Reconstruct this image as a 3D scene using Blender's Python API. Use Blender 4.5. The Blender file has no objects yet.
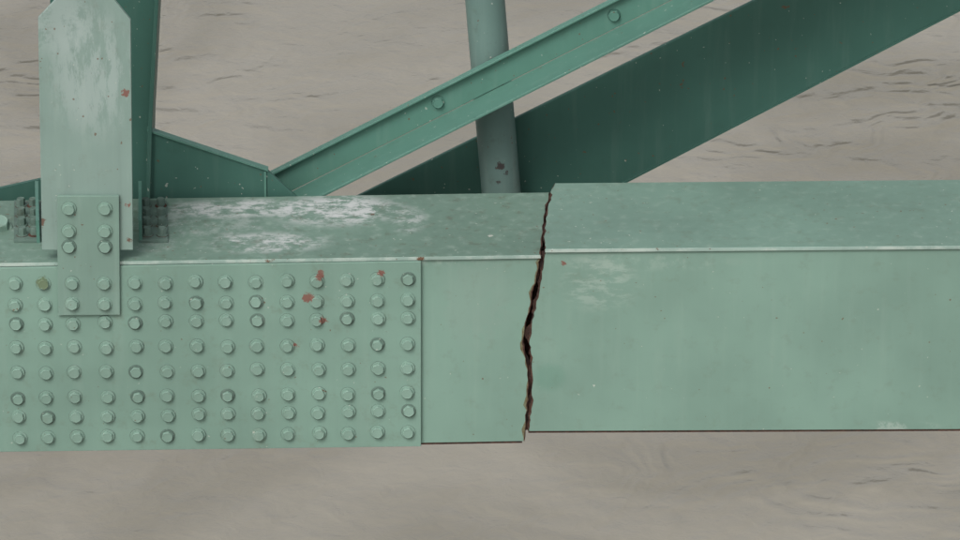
import bpy, bmesh, math, random
from mathutils import Vector, noise as mn
random.seed(7)
S=bpy.context.scene
D=20.0; P=math.radians(23); FP=4900.0
F=Vector((0,math.cos(P),-math.sin(P))); U=Vector((0,math.sin(P),math.cos(P))); R=Vector((1,0,0))
CAM=-D*F
# --- survey helpers: turn sight lines into points lying on real planes of the structure
def ray(px,py): return F+R*((px-480)/FP)+U*((270-py)/FP)
def on(px,py,pt,n):
    d=ray(px,py); t=(Vector(pt)-CAM).dot(n)/d.dot(n); return CAM+d*t
def fy(px,py,y=0.0): return on(px,py,(0,y,0),Vector((0,1,0)))

# ---------------------------------------------------------------- materials
class NT:
    def __init__(s,m): s.t=m.node_tree; s.n=s.t.nodes; s.l=s.t.links
    def put(s,sock,v):
        if isinstance(v,bpy.types.NodeSocket): s.l.new(v,sock)
        else: sock.default_value=v
    def math(s,op,a,b=0.0,c=None,clamp=False):
        n=s.n.new('ShaderNodeMath'); n.operation=op; n.use_clamp=clamp
        s.put(n.inputs[0],a); s.put(n.inputs[1],b)
        if c is not None: s.put(n.inputs[2],c)
        return n.outputs[0]
    def vm(s,op,a,b,out=0):
        n=s.n.new('ShaderNodeVectorMath'); n.operation=op; s.put(n.inputs[0],a)
        s.put(n.inputs[1],b); return n.outputs['Value'] if op in('LENGTH','DISTANCE','DOT_PRODUCT') else n.outputs[0]
    def noise(s,v,scale,detail=4,rough=.55,dist=0,col=False):
        n=s.n.new('ShaderNodeTexNoise'); s.put(n.inputs['Vector'],v)
        n.inputs['Scale'].default_value=scale; n.inputs['Detail'].default_value=detail
        n.inputs['Roughness'].default_value=rough; n.inputs['Distortion'].default_value=dist
        return n.outputs['Color'] if col else n.outputs['Fac']
    def mr(s,v,a,b,c=0.0,d=1.0):
        n=s.n.new('ShaderNodeMapRange'); n.interpolation_type='SMOOTHSTEP'; s.put(n.inputs[0],v)
        for i,x in enumerate((a,b,c,d)): n.inputs[i+1].default_value=x
        return n.outputs[0]
    def mix(s,f,a,b):
        n=s.n.new('ShaderNodeMix'); n.data_type='RGBA'; s.put(n.inputs[0],f)
        s.put(n.inputs[6],a if isinstance(a,bpy.types.NodeSocket) else (*a,1))
        s.put(n.inputs[7],b if isinstance(b,bpy.types.NodeSocket) else (*b,1)); return n.outputs[2]
    def mapping(s,v,scale,rot=(0,0,0)):
        n=s.n.new('ShaderNodeMapping'); s.put(n.inputs[0],v); n.inputs['Scale'].default_value=scale
        n.inputs['Rotation'].default_value=rot; return n.outputs[0]
def newmat(name):
    m=bpy.data.materials.new(name); m.use_nodes=True; t=NT(m)
    return m,t,t.n['Principled BSDF'],t.n.new('ShaderNodeTexCoord').outputs['Object']
def sc(c,k): return tuple(x*k for x in c)
def paint(name,col,rough=.5,spots=(),chalk=(),dirt=0.25,worn=0.0,streak=.12,wcol=(.55,.6,.55),soft=.1):
    m,t,b,co=newmat(name)
    c=t.mix(t.mr(t.noise(co,1.3,4),.3,.7),sc(col,.88),sc(col,1.08))
    c=t.mix(t.math('MULTIPLY',t.mr(t.noise(co,14,5,.7),.52,.75),dirt),c,sc((col[0]*1.0,col[1]*.76,col[2]*.68),.72))
    sv=t.mapping(co,(9,9,.7)); sn=t.noise(sv,2.2,4,.6)
    c=t.mix(t.math('MULTIPLY',t.mr(sn,.5,.75),streak),c,(.42,.5,.44))
    c=t.mix(t.math('MULTIPLY',t.mr(sn,.45,.25),streak*1.3),c,sc(col,.55))
    if spots:
        dn=t.n.new('ShaderNodeVectorMath'); dn.operation='MULTIPLY_ADD'
        t.l.new(t.noise(co,55,4,.7,col=True),dn.inputs[0]); dn.inputs[1].default_value=(.05,.05,.05)
        off=t.vm('SUBTRACT',co,(.025,.025,.025)); t.l.new(off,dn.inputs[2]); dv=dn.outputs[0]
    for ch in chalk:
        cen,rad,amt,lo,diag=ch[:5]; cc=ch[5] if len(ch)>5 else wcol
        v=t.vm('SUBTRACT',co,tuple(cen)); v=t.vm('DIVIDE',v,tuple(rad)); d=t.vm('LENGTH',v,(0,0,0))
        if isinstance(diag,tuple): nv=t.mapping(co,diag[0],diag[1])
        else: nv=co
        k=t.math('MULTIPLY',t.mr(d,1.0,.4),t.mr(t.noise(nv,8,8,.78),lo,lo+soft))
        c=t.mix(t.math('MULTIPLY',k,amt),c,cc)
    if worn>0:
        c=t.mix(t.math('MULTIPLY',t.mr(t.noise(co,5,6,.75),.45,.6),worn),c,(.50,.56,.51))
        c=t.mix(t.mr(t.noise(co,11,6,.7),.63,.67),c,(.14,.07,.04))
    for cen,r,scol in spots:
        d=t.vm('DISTANCE',dv,tuple(cen)); c=t.mix(t.mr(d,r,r*.7,0,.85),c,scol)
    c=t.mix(t.math('MULTIPLY',t.mr(t.noise(co,55,1,.5),.755,.775),.5),c,(.5,.52,.46))
    c=t.mix(t.math('MULTIPLY',t.mr(t.noise(t.vm('ADD',co,(7,3,1)),48,1,.5),.76,.775),.7),c,(.13,.06,.03))
    t.l.new(c,b.inputs['Base Color'])
    b.inputs['Roughness'].default_value=rough
    b.inputs['Specular IOR Level'].default_value=.25
    bp=t.n.new('ShaderNodeBump'); bp.inputs['Strength'].default_value=.2; bp.inputs['Distance'].default_value=.004
    t.l.new(t.noise(co,9,5,.6),bp.inputs['Height'])
    t.l.new(bp.outputs[0],b.inputs['Normal']); return m
GREEN=(.194,.306,.252)
PR=(.20,.072,.055); RU=(.13,.06,.04)
YS=-.020
spots_f=[(fy(320,275,-.034),.025,PR),(fy(308,298,-.022),.025,PR),(fy(323,321,-.028),.020,PR),(fy(381,273,-.025),.015,PR),(fy(296,346,-.028),.014,PR),
         (fy(42,284,-.04),.034,(.13,.17,.09)),(fy(564,262),.013,PR),(fy(595,386),.006,(.6,.6,.55))]
M_front=paint('girder_paint',GREEN,.5,spots_f,[(fy(600,283),(.2,.5,.16),.22,.47,((1,1,3),(0,.7,0))),(fy(895,426),(.22,.5,.03),.3,.47,None),
        (fy(640,262),(.5,.3,.05),.12,.45,None),(fy(200,262),(1.4,.2,.03),.3,.45,None),(fy(549,377),(.09,.3,.08),.28,.3,((1,1,.4),(0,0,0)),(.08,.22,.16)),
        (fy(478,300),(.2,.3,.3),.15,.4,None,(.26,.30,.27))],streak=.06)
M_spl=paint('splice_paint',sc(GREEN,.98),.5,spots_f,[],dirt=.35,streak=.05)
TOPZ=.09
M_top=paint('girder_top_paint_shaded',(.138,.219,.175),.5,  # base darkened for dirt and for shade of the unbuilt deck overhead
   [(fy(372,212,.45),.014,RU),(fy(450,215,.4),.012,RU),(fy(490,235,.2),.012,(.5,.5,.45))],
   [((-1.0,.54,TOPZ),(.42,.13,.5),.9,.44,((1.2,1.8,1),(0,0,.6))),((-.60,.50,TOPZ),(.34,.22,.5),.95,.42,((1.2,1.8,1),(0,0,.6))),
    ((-.88,.16,TOPZ),(.32,.14,.5),.85,.44,((1.2,1.8,1),(0,0,.6))),((-.30,.38,TOPZ),(.10,.18,.5),.6,.45,((1.2,1.8,1),(0,0,.6))),
    ((-1.2,.35,TOPZ),(.8,.35,.5),.3,.46,None)],dirt=.8,streak=.25,wcol=(.50,.52,.515),soft=.14)
M_topR=paint('girder_top_paint_clean_shaded',(.162,.258,.212),.5,dirt=.4,streak=.15)  # less dirt here; overhead deck shade still painted into the base colour
M_edge=paint('flange_edge_worn',(.28,.385,.34),.5,worn=.55)
M_plate=paint('hanger_paint',(.215,.303,.268),.5,[(fy(126,93,-.016),.018,PR),(fy(128,205,-.016),.012,PR),(fy(129,240,-.016),.014,RU),(fy(40,222,-.016),.024,RU)],
   [(fy(92,70),(.22,.4,.36),.5,.44,((2,1,.5),(0,.5,0))),(fy(55,20),(.2,.4,.2),.4,.42,None)],wcol=(.38,.45,.43))
M_small=paint('splice_plate_paint',(.182,.278,.233),.5)
M_bolt=paint('bolt_paint',(.205,.314,.260),.5,spots_f)
M_rb=paint('rusty_bolt_paint',(.10,.155,.13),.6,worn=0,dirt=.9)
M_wash=paint('washer_grime_shade',(.115,.172,.143),.6,spots_f)  # rings under bolts: grime, with contact shade painted into the dark tone
M_dark=paint('bracing_paint_shaded',(.048,.122,.098),.45,dirt=.15,streak=.04)  # same green paint, darkened to carry the shade under the bridge deck
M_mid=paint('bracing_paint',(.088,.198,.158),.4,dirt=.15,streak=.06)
DK=(.05,.03,.03)
M_pipe=paint('pipe_paint',(.125,.20,.18),.45,[(fy(500,166,1.0),.020,DK),(fy(514,148,1.0),.017,DK),(fy(498,182,1.0),.010,DK),(fy(507,173,1.0),.010,DK),(fy(516,160,1.02),.012,DK)],dirt=.4,streak=.06)
def rustmat(name,a,b2):
    m,t,b,co=newmat(name)
    c=t.mix(t.mr(t.noise(co,30,5,.7),.35,.65),a,b2); t.l.new(c,b.inputs['Base Color']); b.inputs['Roughness'].default_value=.9
    bp=t.n.new('ShaderNodeBump'); bp.inputs['Strength'].default_value=.6; bp.inputs['Distance'].default_value=.006
    t.l.new(t.noise(co,50,4,.7),bp.inputs['Height']); t.l.new(bp.outputs[0],b.inputs['Normal']); return m
M_rust=rustmat('fracture_rust',(.030,.014,.010),(.095,.042,.026))
M_lip=rustmat('torn_steel_rust',(.018,.009,.007),(.062,.027,.018))
M_rust2=rustmat('rust_halo',(.11,.075,.035),(.16,.18,.11))
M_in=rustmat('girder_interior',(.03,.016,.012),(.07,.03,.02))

# ---------------------------------------------------------------- mesh helpers
def empty(name):
    e=bpy.data.objects.new(name,None); S.collection.objects.link(e); return e
def finish(bm,name,mats,parent=None,bevel=0,smooth=False):
    bmesh.ops.recalc_face_normals(bm,faces=bm.faces)
    me=bpy.data.meshes.new(name); bm.to_mesh(me); bm.free()
    o=bpy.data.objects.new(name,me); S.collection.objects.link(o)
    for m in (mats if isinstance(mats,(list,tuple)) else [mats]): me.materials.append(m)
    if parent: o.parent=parent
    if smooth:
        for p in me.polygons: p.use_smooth=True
    if bevel:
        b=o.modifiers.new('b','BEVEL'); b.width=bevel; b.segments=2; b.limit_method='ANGLE'; b.angle_limit=math.radians(40)
    return o
def prism(pts,vec,name,mats,parent=None,bevel=0,edge_mat=None,back_mat=0,rng=None):
    bm=bmesh.new(); vec=Vector(vec)
    a=[bm.verts.new(p) for p in pts]; b=[bm.verts.new(Vector(p)+vec) for p in pts]
    f=bm.faces.new(a); f.material_index=0; g=bm.faces.new(b[::-1]); g.material_index=back_mat
    n=len(a)
    for i in range(n):
        q=bm.faces.new((a[i],a[(i+1)%n],b[(i+1)%n],b[i]))
        if edge_mat: q.material_index=edge_mat(i)
    return finish(bm,name,mats,parent,bevel)
def jag(pts,n,amp,axis=0,seed=0):
    out=[]
    for i in range(len(pts)-1):
        for k in range(n):
            f=k/n; p=Vector(pts[i]).lerp(Vector(pts[i+1]),f)
            if not(i==0 and k==0): p.x+=amp*mn.noise(Vector((p.z*45+seed,p.y*45,seed)))
            out.append(p)
    out.append(Vector(pts[-1])); return out

# ---------------------------------------------------------------- girder
G=empty('fractured_steel_box_girder')
def zline(a,b,y=0):
    A=fy(*a,y); B=fy(*b,y); s=(B.z-A.z)/(B.x-A.x); return lambda x:A.z+s*(x-A.x)
LZt=zline((0,262),(530,254)); LZb=zline((0,450),(523,441)); RZt=zline((545,248),(960,244.5)); RZb=zline((530,431),(960,429))
def topplane(zf,px,py):
    s=zf(1)-zf(0); n=Vector((-s,0,1)); return on(px,py,(0,0,zf(0)),n)
XL,XR=-9.0,9.0; YF=-.012; TH=.016
Lf=[(541,254),(539,265),(535.8,280),(532.3,292),(531,305),(526.8,318),(523,340),(524.5,352),(527,365),(528.5,385),(527.6,405),(525.2,425),(524.7,442)]
Rf=[(545,248),(543,262),(541,275),(538.5,290),(536,305),(532,320),(528.6,338),(530.5,350),(530.5,365),(532,385),(531,405),(529,420),(528,432)]
Lt=[(541,256),(541,246),(543,232),(544,220),(547,205),(550,190)]
Rt=[(545,250),(543.5,240),(545.5,228),(546.5,215),(549.5,200),(551.5,190),(555,178)]
cl=jag([fy(*p) for p in Lf],4,.009,seed=3); cr=jag([fy(*p) for p in Rf],4,.006,seed=9)
def webs(c,xe,zt,zb,name):
    c=[p.copy() for p in c]; c[0].z=zt(c[0].x)-TH-.001; c=[p for i,p in enumerate(c) if i==0 or (p.z<c[0].z-.004 and p.z>zb(p.x)+.004)]
    c.append(Vector((c[-1].x,0,zb(c[-1].x))))
    pts=c+[Vector((xe,0,zb(xe))),Vector((xe,0,zt(xe)-TH-.001))]
    k=len(c)-1
    prism(pts,(0,.03,0),name,[M_front,M_rust,M_in],G,edge_mat=lambda i:1 if i<k else 0,back_mat=2)
    return c
wl=webs(cl,XL,LZt,LZb,'front_web_plate'); wr=webs(cr,XR,RZt,RZb,'front_web_plate_beyond_crack')
def topf(prof,xe,zf,W,name,mtop):
    c=[topplane(zf,*p) for p in prof]
    c=jag(c,4,.010,seed=5 if xe<0 else 12)
    c[0].y=YF; c=[c[0]]+[p for p in c[1:-1] if YF+.01<p.y<W-.01]+[c[-1]]; c[-1].y=W
    for p in c: p.z=zf(p.x)
    k=len(c)-1
    pts=c+[Vector((xe,W,zf(xe))),Vector((xe,YF,zf(xe)))]; n=len(pts)
    prism(pts,(0,0,-TH),name,[mtop,M_rust,M_in,M_edge],G,bevel=.002,edge_mat=lambda i:1 if i<k else(3 if i==n-1 else 0),back_mat=2)
    return c
WL,WR=.665,.705
tl=topf(Lt,XL,LZt,WL,'top_flange_plate',M_top); tr=topf(Rt,XR,RZt,WR,'top_flange_plate_beyond_crack',M_topR)
def slab(x0,x1,y0,y1,zfa,zfb,name,mat):
    pts=[(x0,y0,zfa(x0)),(x1,y0,zfa(x1)),(x1,y0,zfb(x1)),(x0,y0,zfb(x0))]
    prism(pts,(0,y1-y0,0),name,[mat],G)
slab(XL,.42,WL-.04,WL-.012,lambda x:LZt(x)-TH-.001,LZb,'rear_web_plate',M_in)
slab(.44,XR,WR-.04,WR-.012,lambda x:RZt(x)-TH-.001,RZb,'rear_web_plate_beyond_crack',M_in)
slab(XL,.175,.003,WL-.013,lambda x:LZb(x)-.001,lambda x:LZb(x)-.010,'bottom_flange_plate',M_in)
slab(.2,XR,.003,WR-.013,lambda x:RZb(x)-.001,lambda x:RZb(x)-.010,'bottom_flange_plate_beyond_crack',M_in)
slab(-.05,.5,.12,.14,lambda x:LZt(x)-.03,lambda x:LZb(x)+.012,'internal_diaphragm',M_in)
def halo(c,side,off,w,name,seed,mat,lo=.08):
    bm=bmesh.new(); prev=None
    off=Vector(off)
    for i,p in enumerate(c):
        ww=w*max(lo,.5+2.0*mn.noise(Vector((p.z*16+seed,p.y*14,seed*2))))
        a=bm.verts.new(p+off); b=bm.verts.new(p+off+Vector((side*ww,0,0)))
        if prev: bm.faces.new((prev[0],a,b,prev[1]))
        prev=(a,b)
    finish(bm,name,[mat],G)
halo(wl,-1,(0,-.0012,0),.005,'rust_stain_strip',1,M_rust); halo(wr,1,(0,-.0012,0),.007,'rust_stain_strip',4,M_rust)
halo(wl,-1,(0,-.0006,0),.012,'rust_bleed_strip',5,M_rust2)
halo(tl,-1,(0,0,.0012),.007,'rust_stain_strip_top',7,M_rust); halo(tr,1,(0,0,.0012),.005,'rust_stain_strip_top',2,M_rust)
halo(wr,-1,(0,.010,0),.014,'torn_shear_lip',11,M_lip,.2); halo(wl,1,(0,.015,0),.007,'torn_shear_lip',14,M_lip,.2)
halo(tl,1,(0,0,-.005),.009,'torn_shear_lip_top',13,M_lip,.2)

# splice plate
sp=[fy(421,261.5,YS),fy(421,446.5,YS)]
sl=lambda a,b:(b.z-a.z)/(b.x-a.x)
A0=fy(0,452,YS);B0=fy(0,268,YS)
s1=sl(A0,sp[1]); s0=sl(B0,sp[0]); XE=-5.0
prism([sp[0],sp[1],Vector((XE,YS,sp[1].z+s1*(XE-sp[1].x))),Vector((XE,YS,sp[0].z+s0*(XE-sp[0].x)))],(0,.0195,0),'bolted_splice_plate',[M_spl],G,bevel=.002)

def add_bolt(bm,c,nrm,r=.0245,h=.02,wr=.030,rot=None,mats=(0,1)):
    nrm=Vector(nrm).normalized(); u=Vector((1,0,0)); v=nrm.cross(u).normalized(); u=v.cross(nrm).normalized()
    rot=random.random()*6.28 if rot is None else rot
    def ring(rad,ht,n,ro=0): return [bm.verts.new(c+nrm*ht+u*(rad*math.cos(ro+i*2*math.pi/n))+v*(rad*math.sin(ro+i*2*math.pi/n))) for i in range(n)]
    def loft(rs,mi):
        for a,b in zip(rs[:-1],rs[1:]):
            n=len(a)
            for i in range(n):
                f=bm.faces.new((a[i],a[(i+1)%n],b[(i+1)%n],b[i])); f.material_index=mi
        f=bm.faces.new(rs[-1]); f.material_index=mi
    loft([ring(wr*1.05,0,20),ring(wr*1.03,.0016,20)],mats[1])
    loft([ring(wr,.001,20),ring(wr*.97,.005,20)],mats[0] if random.random()<.9 else mats[1])
    def hexr(k,ht,blend):
        out=[]
        for i in range(24):
            a=i*2*math.pi/24; hr=math.cos(math.pi/6)/math.cos(((a+math.pi/6)%(math.pi/3))-math.pi/6)
            rr=r*k*(hr*(1-blend)+blend); out.append(bm.verts.new(c+nrm*ht+u*(rr*math.cos(a+rot))+v*(rr*math.sin(a+rot))))
        return out
    loft([hexr(1.02,.004,.1),hexr(1.0,h*.75,.15),hexr(.93,h*.93,.6),hexr(.82,h,1),hexr(.70,h*.96,1)],mats[0])
rl=[284,305,324,348,373,398,417,438]; rr_=[279.5,299.5,318,344,367.5,392.5,411,432]
ct=[15,43.5,72,105,135,165.5,196,226,256,287,317,347,377.5,408]; cb=[19.5,48,77,108,138,168,199,229,259.5,289,319,349,378,408]
ct=[15-30*4,15-90,15-60,15-30]+ct; cb=[19.5-29.5*4,19.5-88.5,19.5-59,19.5-29.5]+cb
bm=bmesh.new()
for j in range(8):
    for i in range(len(ct)):
        v=(rl[j]-284)/154.; px=ct[i]*(1-v)+cb[i]*v; u_=(px-15)/393.; py=rl[j]*(1-u_)+rr_[j]*u_
        onsmall=ct[i] in(72,105) and j<2
        c=fy(px+random.uniform(-.8,.8),py+random.uniform(-.8,.8),-.036 if onsmall else YS)
        add_bolt(bm,c,(random.uniform(-.07,.07),-1,random.uniform(-.07,.07)),r=random.uniform(.0225,.025),h=random.uniform(.016,.021))
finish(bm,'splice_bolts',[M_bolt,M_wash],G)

# ---------------------------------------------------------------- hanger connection plate
H=empty('vertical_hanger_post')
YH=-.016
prism([fy(42,250,YH),fy(133,250,YH),fy(130.5,20,YH),fy(112,-3,YH),fy(58,-3,YH),fy(38,18,YH)],(0,.02,0),'chamfered_connection_plate',[M_plate],H,bevel=.002)
YP=-.036
prism([fy(57,196,YP),fy(119,196,YP),fy(120,315,YP),fy(58,315.5,YP)],(0,.0155,0),'bolted_tie_plate',[M_small],H,bevel=.002)
bm=bmesh.new()
for px in(69,105):
    for py in(208.5,231,246.5): add_bolt(bm,fy(px,py,YP),(0,-1,0),h=.018)
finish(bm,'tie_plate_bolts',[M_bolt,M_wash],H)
YQ=.74
def plate(pxs,y,th,name,mat,par,bevel=.002): return prism([fy(a,b,y) for a,b in pxs],(0,th,0),name,[mat],par,bevel=bevel)
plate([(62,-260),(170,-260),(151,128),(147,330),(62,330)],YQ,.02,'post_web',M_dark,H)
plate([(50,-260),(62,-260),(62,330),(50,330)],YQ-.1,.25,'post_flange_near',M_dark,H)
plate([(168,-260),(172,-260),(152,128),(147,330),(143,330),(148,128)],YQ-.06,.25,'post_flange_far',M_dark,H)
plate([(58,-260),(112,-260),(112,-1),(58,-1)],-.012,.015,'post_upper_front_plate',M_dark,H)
def topz(px,py): return topplane(LZt,px,py)
for k,(x0,x1) in enumerate([(14,40),(139,168)]):
    a,b,c,d=[topz(*q) for q in[(x0,243),(x1,243),(x1-1,203),(x0,203)]]
    prism([a,b,c,d],(0,0,.014),'clip_angle_base',[M_rb],H,bevel=.002)
    bm=bmesh.new()
    for r_ in range(4):
        for q in range(2):
            p=topz(x0+7+q*(x1-x0-14)+r_*.5,209+r_*9.7)+Vector((0,0,.014)); add_bolt(bm,p,(0,0,1),r=.018,h=.035,wr=.024)
    finish(bm,'clip_angle_bolts',[M_rb,M_rust],H)
    if k==1:
        prism([a,d,d+Vector((0,0,.10)),a+Vector((0,0,.10))],(.014,0,0),'clip_angle_leg',[M_mid],H)
    else:
        prism([b,c,c+Vector((0,0,.10)),b+Vector((0,0,.10))],(-.014,0,0),'clip_angle_leg',[M_mid],H)
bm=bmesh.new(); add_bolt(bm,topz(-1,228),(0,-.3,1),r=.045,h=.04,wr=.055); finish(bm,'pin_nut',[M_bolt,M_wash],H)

# ---------------------------------------------------------------- bracing
g=empty('triangular_gusset_plate')
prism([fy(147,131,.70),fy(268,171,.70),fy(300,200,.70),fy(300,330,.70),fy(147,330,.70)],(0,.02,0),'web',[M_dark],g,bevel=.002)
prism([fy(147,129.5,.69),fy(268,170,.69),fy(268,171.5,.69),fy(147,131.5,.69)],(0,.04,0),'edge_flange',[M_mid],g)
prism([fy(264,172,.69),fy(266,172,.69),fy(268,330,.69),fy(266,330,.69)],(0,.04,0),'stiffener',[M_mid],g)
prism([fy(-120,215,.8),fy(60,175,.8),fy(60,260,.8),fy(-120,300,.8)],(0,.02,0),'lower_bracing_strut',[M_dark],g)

Dg=empty('diagonal_bracing_angle')
YW=.95
def line(a,b):
    m=(b[1]-a[1])/(b[0]-a[0]); return lambda x:a[1]+m*(x-a[0])
lu=line((270,172),(612,-1)); lm=line((300,187),(672,0))
xs0,xs1=215,1300
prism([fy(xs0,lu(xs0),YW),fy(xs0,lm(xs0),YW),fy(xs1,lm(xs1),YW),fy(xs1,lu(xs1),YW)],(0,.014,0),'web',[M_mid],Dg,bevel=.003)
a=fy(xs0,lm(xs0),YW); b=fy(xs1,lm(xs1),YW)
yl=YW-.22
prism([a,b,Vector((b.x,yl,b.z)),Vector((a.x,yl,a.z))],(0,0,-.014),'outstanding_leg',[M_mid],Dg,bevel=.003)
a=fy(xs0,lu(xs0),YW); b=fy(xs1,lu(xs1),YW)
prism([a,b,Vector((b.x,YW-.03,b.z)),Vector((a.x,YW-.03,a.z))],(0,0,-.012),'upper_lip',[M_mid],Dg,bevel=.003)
bm=bmesh.new()
for px,py in[(438,102),(614,15),(262+8,187)]: add_bolt(bm,fy(px,py,YW),(0,-1,0),r=.024,h=.02,wr=.027)
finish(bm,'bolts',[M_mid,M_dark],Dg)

Pp=empty('vertical_steel_pipe')
top=fy(485-16*260/190,-260,1.08); bot=fy(501+16*150/190,340,1.08)
ax=(top-bot).normalized(); u=Vector((0,1,0)).cross(ax).normalized(); v=ax.cross(u)
bm=bmesh.new(); prev=None; N=48; K=30
for k in range(K+1):
    c=bot.lerp(top,k/K); rg=[bm.verts.new(c+(u*math.cos(i*2*math.pi/N)+v*math.sin(i*2*math.pi/N))*.084) for i in range(N)]
    if prev:
        for i in range(N): bm.faces.new((prev[i],prev[(i+1)%N],rg[(i+1)%N],rg[i]))
    prev=rg
finish(bm,'tube',[M_pipe],Pp,smooth=True)

B=empty('wide_diagonal_brace')
YB=1.22
wu=line((370,190),(755,0)); wl_=line((625,182),(965,7))
x0,x1=300,1500
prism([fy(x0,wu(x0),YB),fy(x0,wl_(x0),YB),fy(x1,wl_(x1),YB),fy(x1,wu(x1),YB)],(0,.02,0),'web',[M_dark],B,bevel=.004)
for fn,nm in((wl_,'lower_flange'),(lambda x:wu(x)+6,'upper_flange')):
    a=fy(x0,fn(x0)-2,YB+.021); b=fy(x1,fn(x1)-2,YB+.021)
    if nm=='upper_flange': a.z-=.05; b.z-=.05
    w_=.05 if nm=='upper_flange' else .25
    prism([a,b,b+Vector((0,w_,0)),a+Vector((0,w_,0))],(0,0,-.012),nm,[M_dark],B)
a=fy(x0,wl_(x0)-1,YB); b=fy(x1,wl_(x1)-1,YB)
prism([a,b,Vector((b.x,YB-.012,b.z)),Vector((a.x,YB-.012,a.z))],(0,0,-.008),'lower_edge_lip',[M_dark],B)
br=empty('bracing_connection_bracket')
for k,(px) in enumerate((300,500)):
    p=fy(px,330,.68); prism([p,p+Vector((.35,0,0)),p+Vector((.35,.7,0)),p+Vector((0,.7,0))],(0,0,-.02),'bracket_plate',[M_dark],br)

# ---------------------------------------------------------------- water
m,t,b,co=newmat('muddy_river_water')
UPZ=Vector((0,0,1)); WP=lambda px,py: on(px,py,(0,0,-16),UPZ)
big=t.noise(t.mapping(co,(.20,.16,1),(0,0,.5)),1,4,.55,1.0)
w1c=t.noise(co,.42,2,.5,0,col=True); w2c=t.noise(co,1.3,2,.5,0,col=True)
ma=t.n.new('ShaderNodeVectorMath'); ma.operation='MULTIPLY_ADD'; t.l.new(w1c,ma.inputs[0]); ma.inputs[1].default_value=(3.2,3.2,0); t.l.new(co,ma.inputs[2])
mb=t.n.new('ShaderNodeVectorMath'); mb.operation='MULTIPLY_ADD'; t.l.new(w2c,mb.inputs[0]); mb.inputs[1].default_value=(.75,.75,0); t.l.new(ma.outputs[0],mb.inputs[2])
wc=mb.outputs[0]
def train(ang,wl_m,amp,sh,mscale,seed):
    k=2*math.pi/wl_m; a=math.radians(ang)
    ph=t.vm('DOT_PRODUCT',wc,(k*math.cos(a),k*math.sin(a),0))
    s_=t.math('MULTIPLY_ADD',t.math('SINE',ph),.5,.5); s_=t.math('POWER',s_,sh)
    env=t.mr(t.noise(t.vm('ADD',co,(seed,seed*2,0)),mscale,1),.38,.62,.1,1)
    return t.math('MULTIPLY',t.math('MULTIPLY',s_,env),amp)
parts=[train(112,1.35,.040,1.6,.35,3),train(140,.85,.032,1.6,.5,11),train(75,.62,.022,1.6,.6,23),train(125,.38,.016,1.5,.9,31),train(160,.28,.011,1.5,.9,47)]
trains=parts[0]
for q in parts[1:]: trains=t.math('ADD',trains,q)
patch=t.mr(t.noise(t.vm('ADD',co,(3,9,0)),.16,2),.42,.6,.30,.55)
for (px,py,rx,ry,am) in((830,480,2.6,4.2,.65),(860,110,3.2,6.0,.6),(30,110,2.2,5,.25)):
    v=t.vm('SUBTRACT',co,tuple(WP(px,py))); v=t.vm('DIVIDE',v,(rx,ry,1)); d=t.vm('LENGTH',v,(0,0,0))
    patch=t.math('ADD',patch,t.mr(d,1.5,.1,0,am))
fine=t.noise(co,3.2,4,.6,.4)
h=t.math('ADD',t.math('MULTIPLY',trains,patch),t.math('ADD',t.math('MULTIPLY',fine,.04),t.math('MULTIPLY',t.noise(co,.5,3,.5,.6),.14)))
bp=t.n.new('ShaderNodeBump'); bp.inputs['Strength'].default_value=1.0; bp.inputs['Distance'].default_value=.6
t.l.new(h,bp.inputs['Height']); t.l.new(bp.outputs[0],b.inputs['Normal'])
c=t.mix(t.mr(big,.3,.7),(.218,.205,.166),(.288,.272,.228))
t.l.new(c,b.inputs['Base Color']); b.inputs['Roughness'].default_value=.12; b.inputs['IOR'].default_value=1.33
bm=bmesh.new()
for x,y in((-3000,-3000),(3000,-3000),(3000,3000),(-3000,3000)): bm.verts.new((x,y,-16))
bm.faces.new(bm.verts); finish(bm,'river_water',[m])

# ---------------------------------------------------------------- light + camera
w=bpy.data.worlds.new('World'); S.world=w; w.use_nodes=True; n=w.node_tree.nodes; l=w.node_tree.links
sky=n.new('ShaderNodeTexSky'); sky.sky_type='NISHITA'; sky.sun_disc=False
EL,AZ=math.radians(48),math.radians(-155)
sky.sun_elevation=EL; sky.sun_rotation=AZ; sky.dust_density=6; sky.air_density=1.0
hs=n.new('ShaderNodeHueSaturation'); hs.inputs['Saturation'].default_value=.25
l.new(sky.outputs[0],hs.inputs['Color']); l.new(hs.outputs[0],n['Background'].inputs[0]); n['Background'].inputs[1].default_value=.14
sd=bpy.data.lights.new('sun','SUN'); sd.energy=1.0; sd.angle=math.radians(20); sd.color=(1,.985,.96)
so=bpy.data.objects.new('sun',sd); S.collection.objects.link(so)
dirv=Vector((math.sin(AZ)*math.cos(EL),math.cos(AZ)*math.cos(EL),math.sin(EL)))
so.rotation_euler=dirv.to_track_quat('Z','Y').to_euler()
cd=bpy.data.cameras.new('camera'); co_=bpy.data.objects.new('camera',cd); S.collection.objects.link(co_)
cd.sensor_width=36; cd.lens=36*FP/960; cd.clip_end=9000; cd.clip_start=.1
co_.location=CAM; co_.rotation_euler=(math.pi/2-P,0,0); S.camera=co_
S.view_settings.view_transform='Standard'; S.view_settings.look='None'; S.view_settings.exposure=0
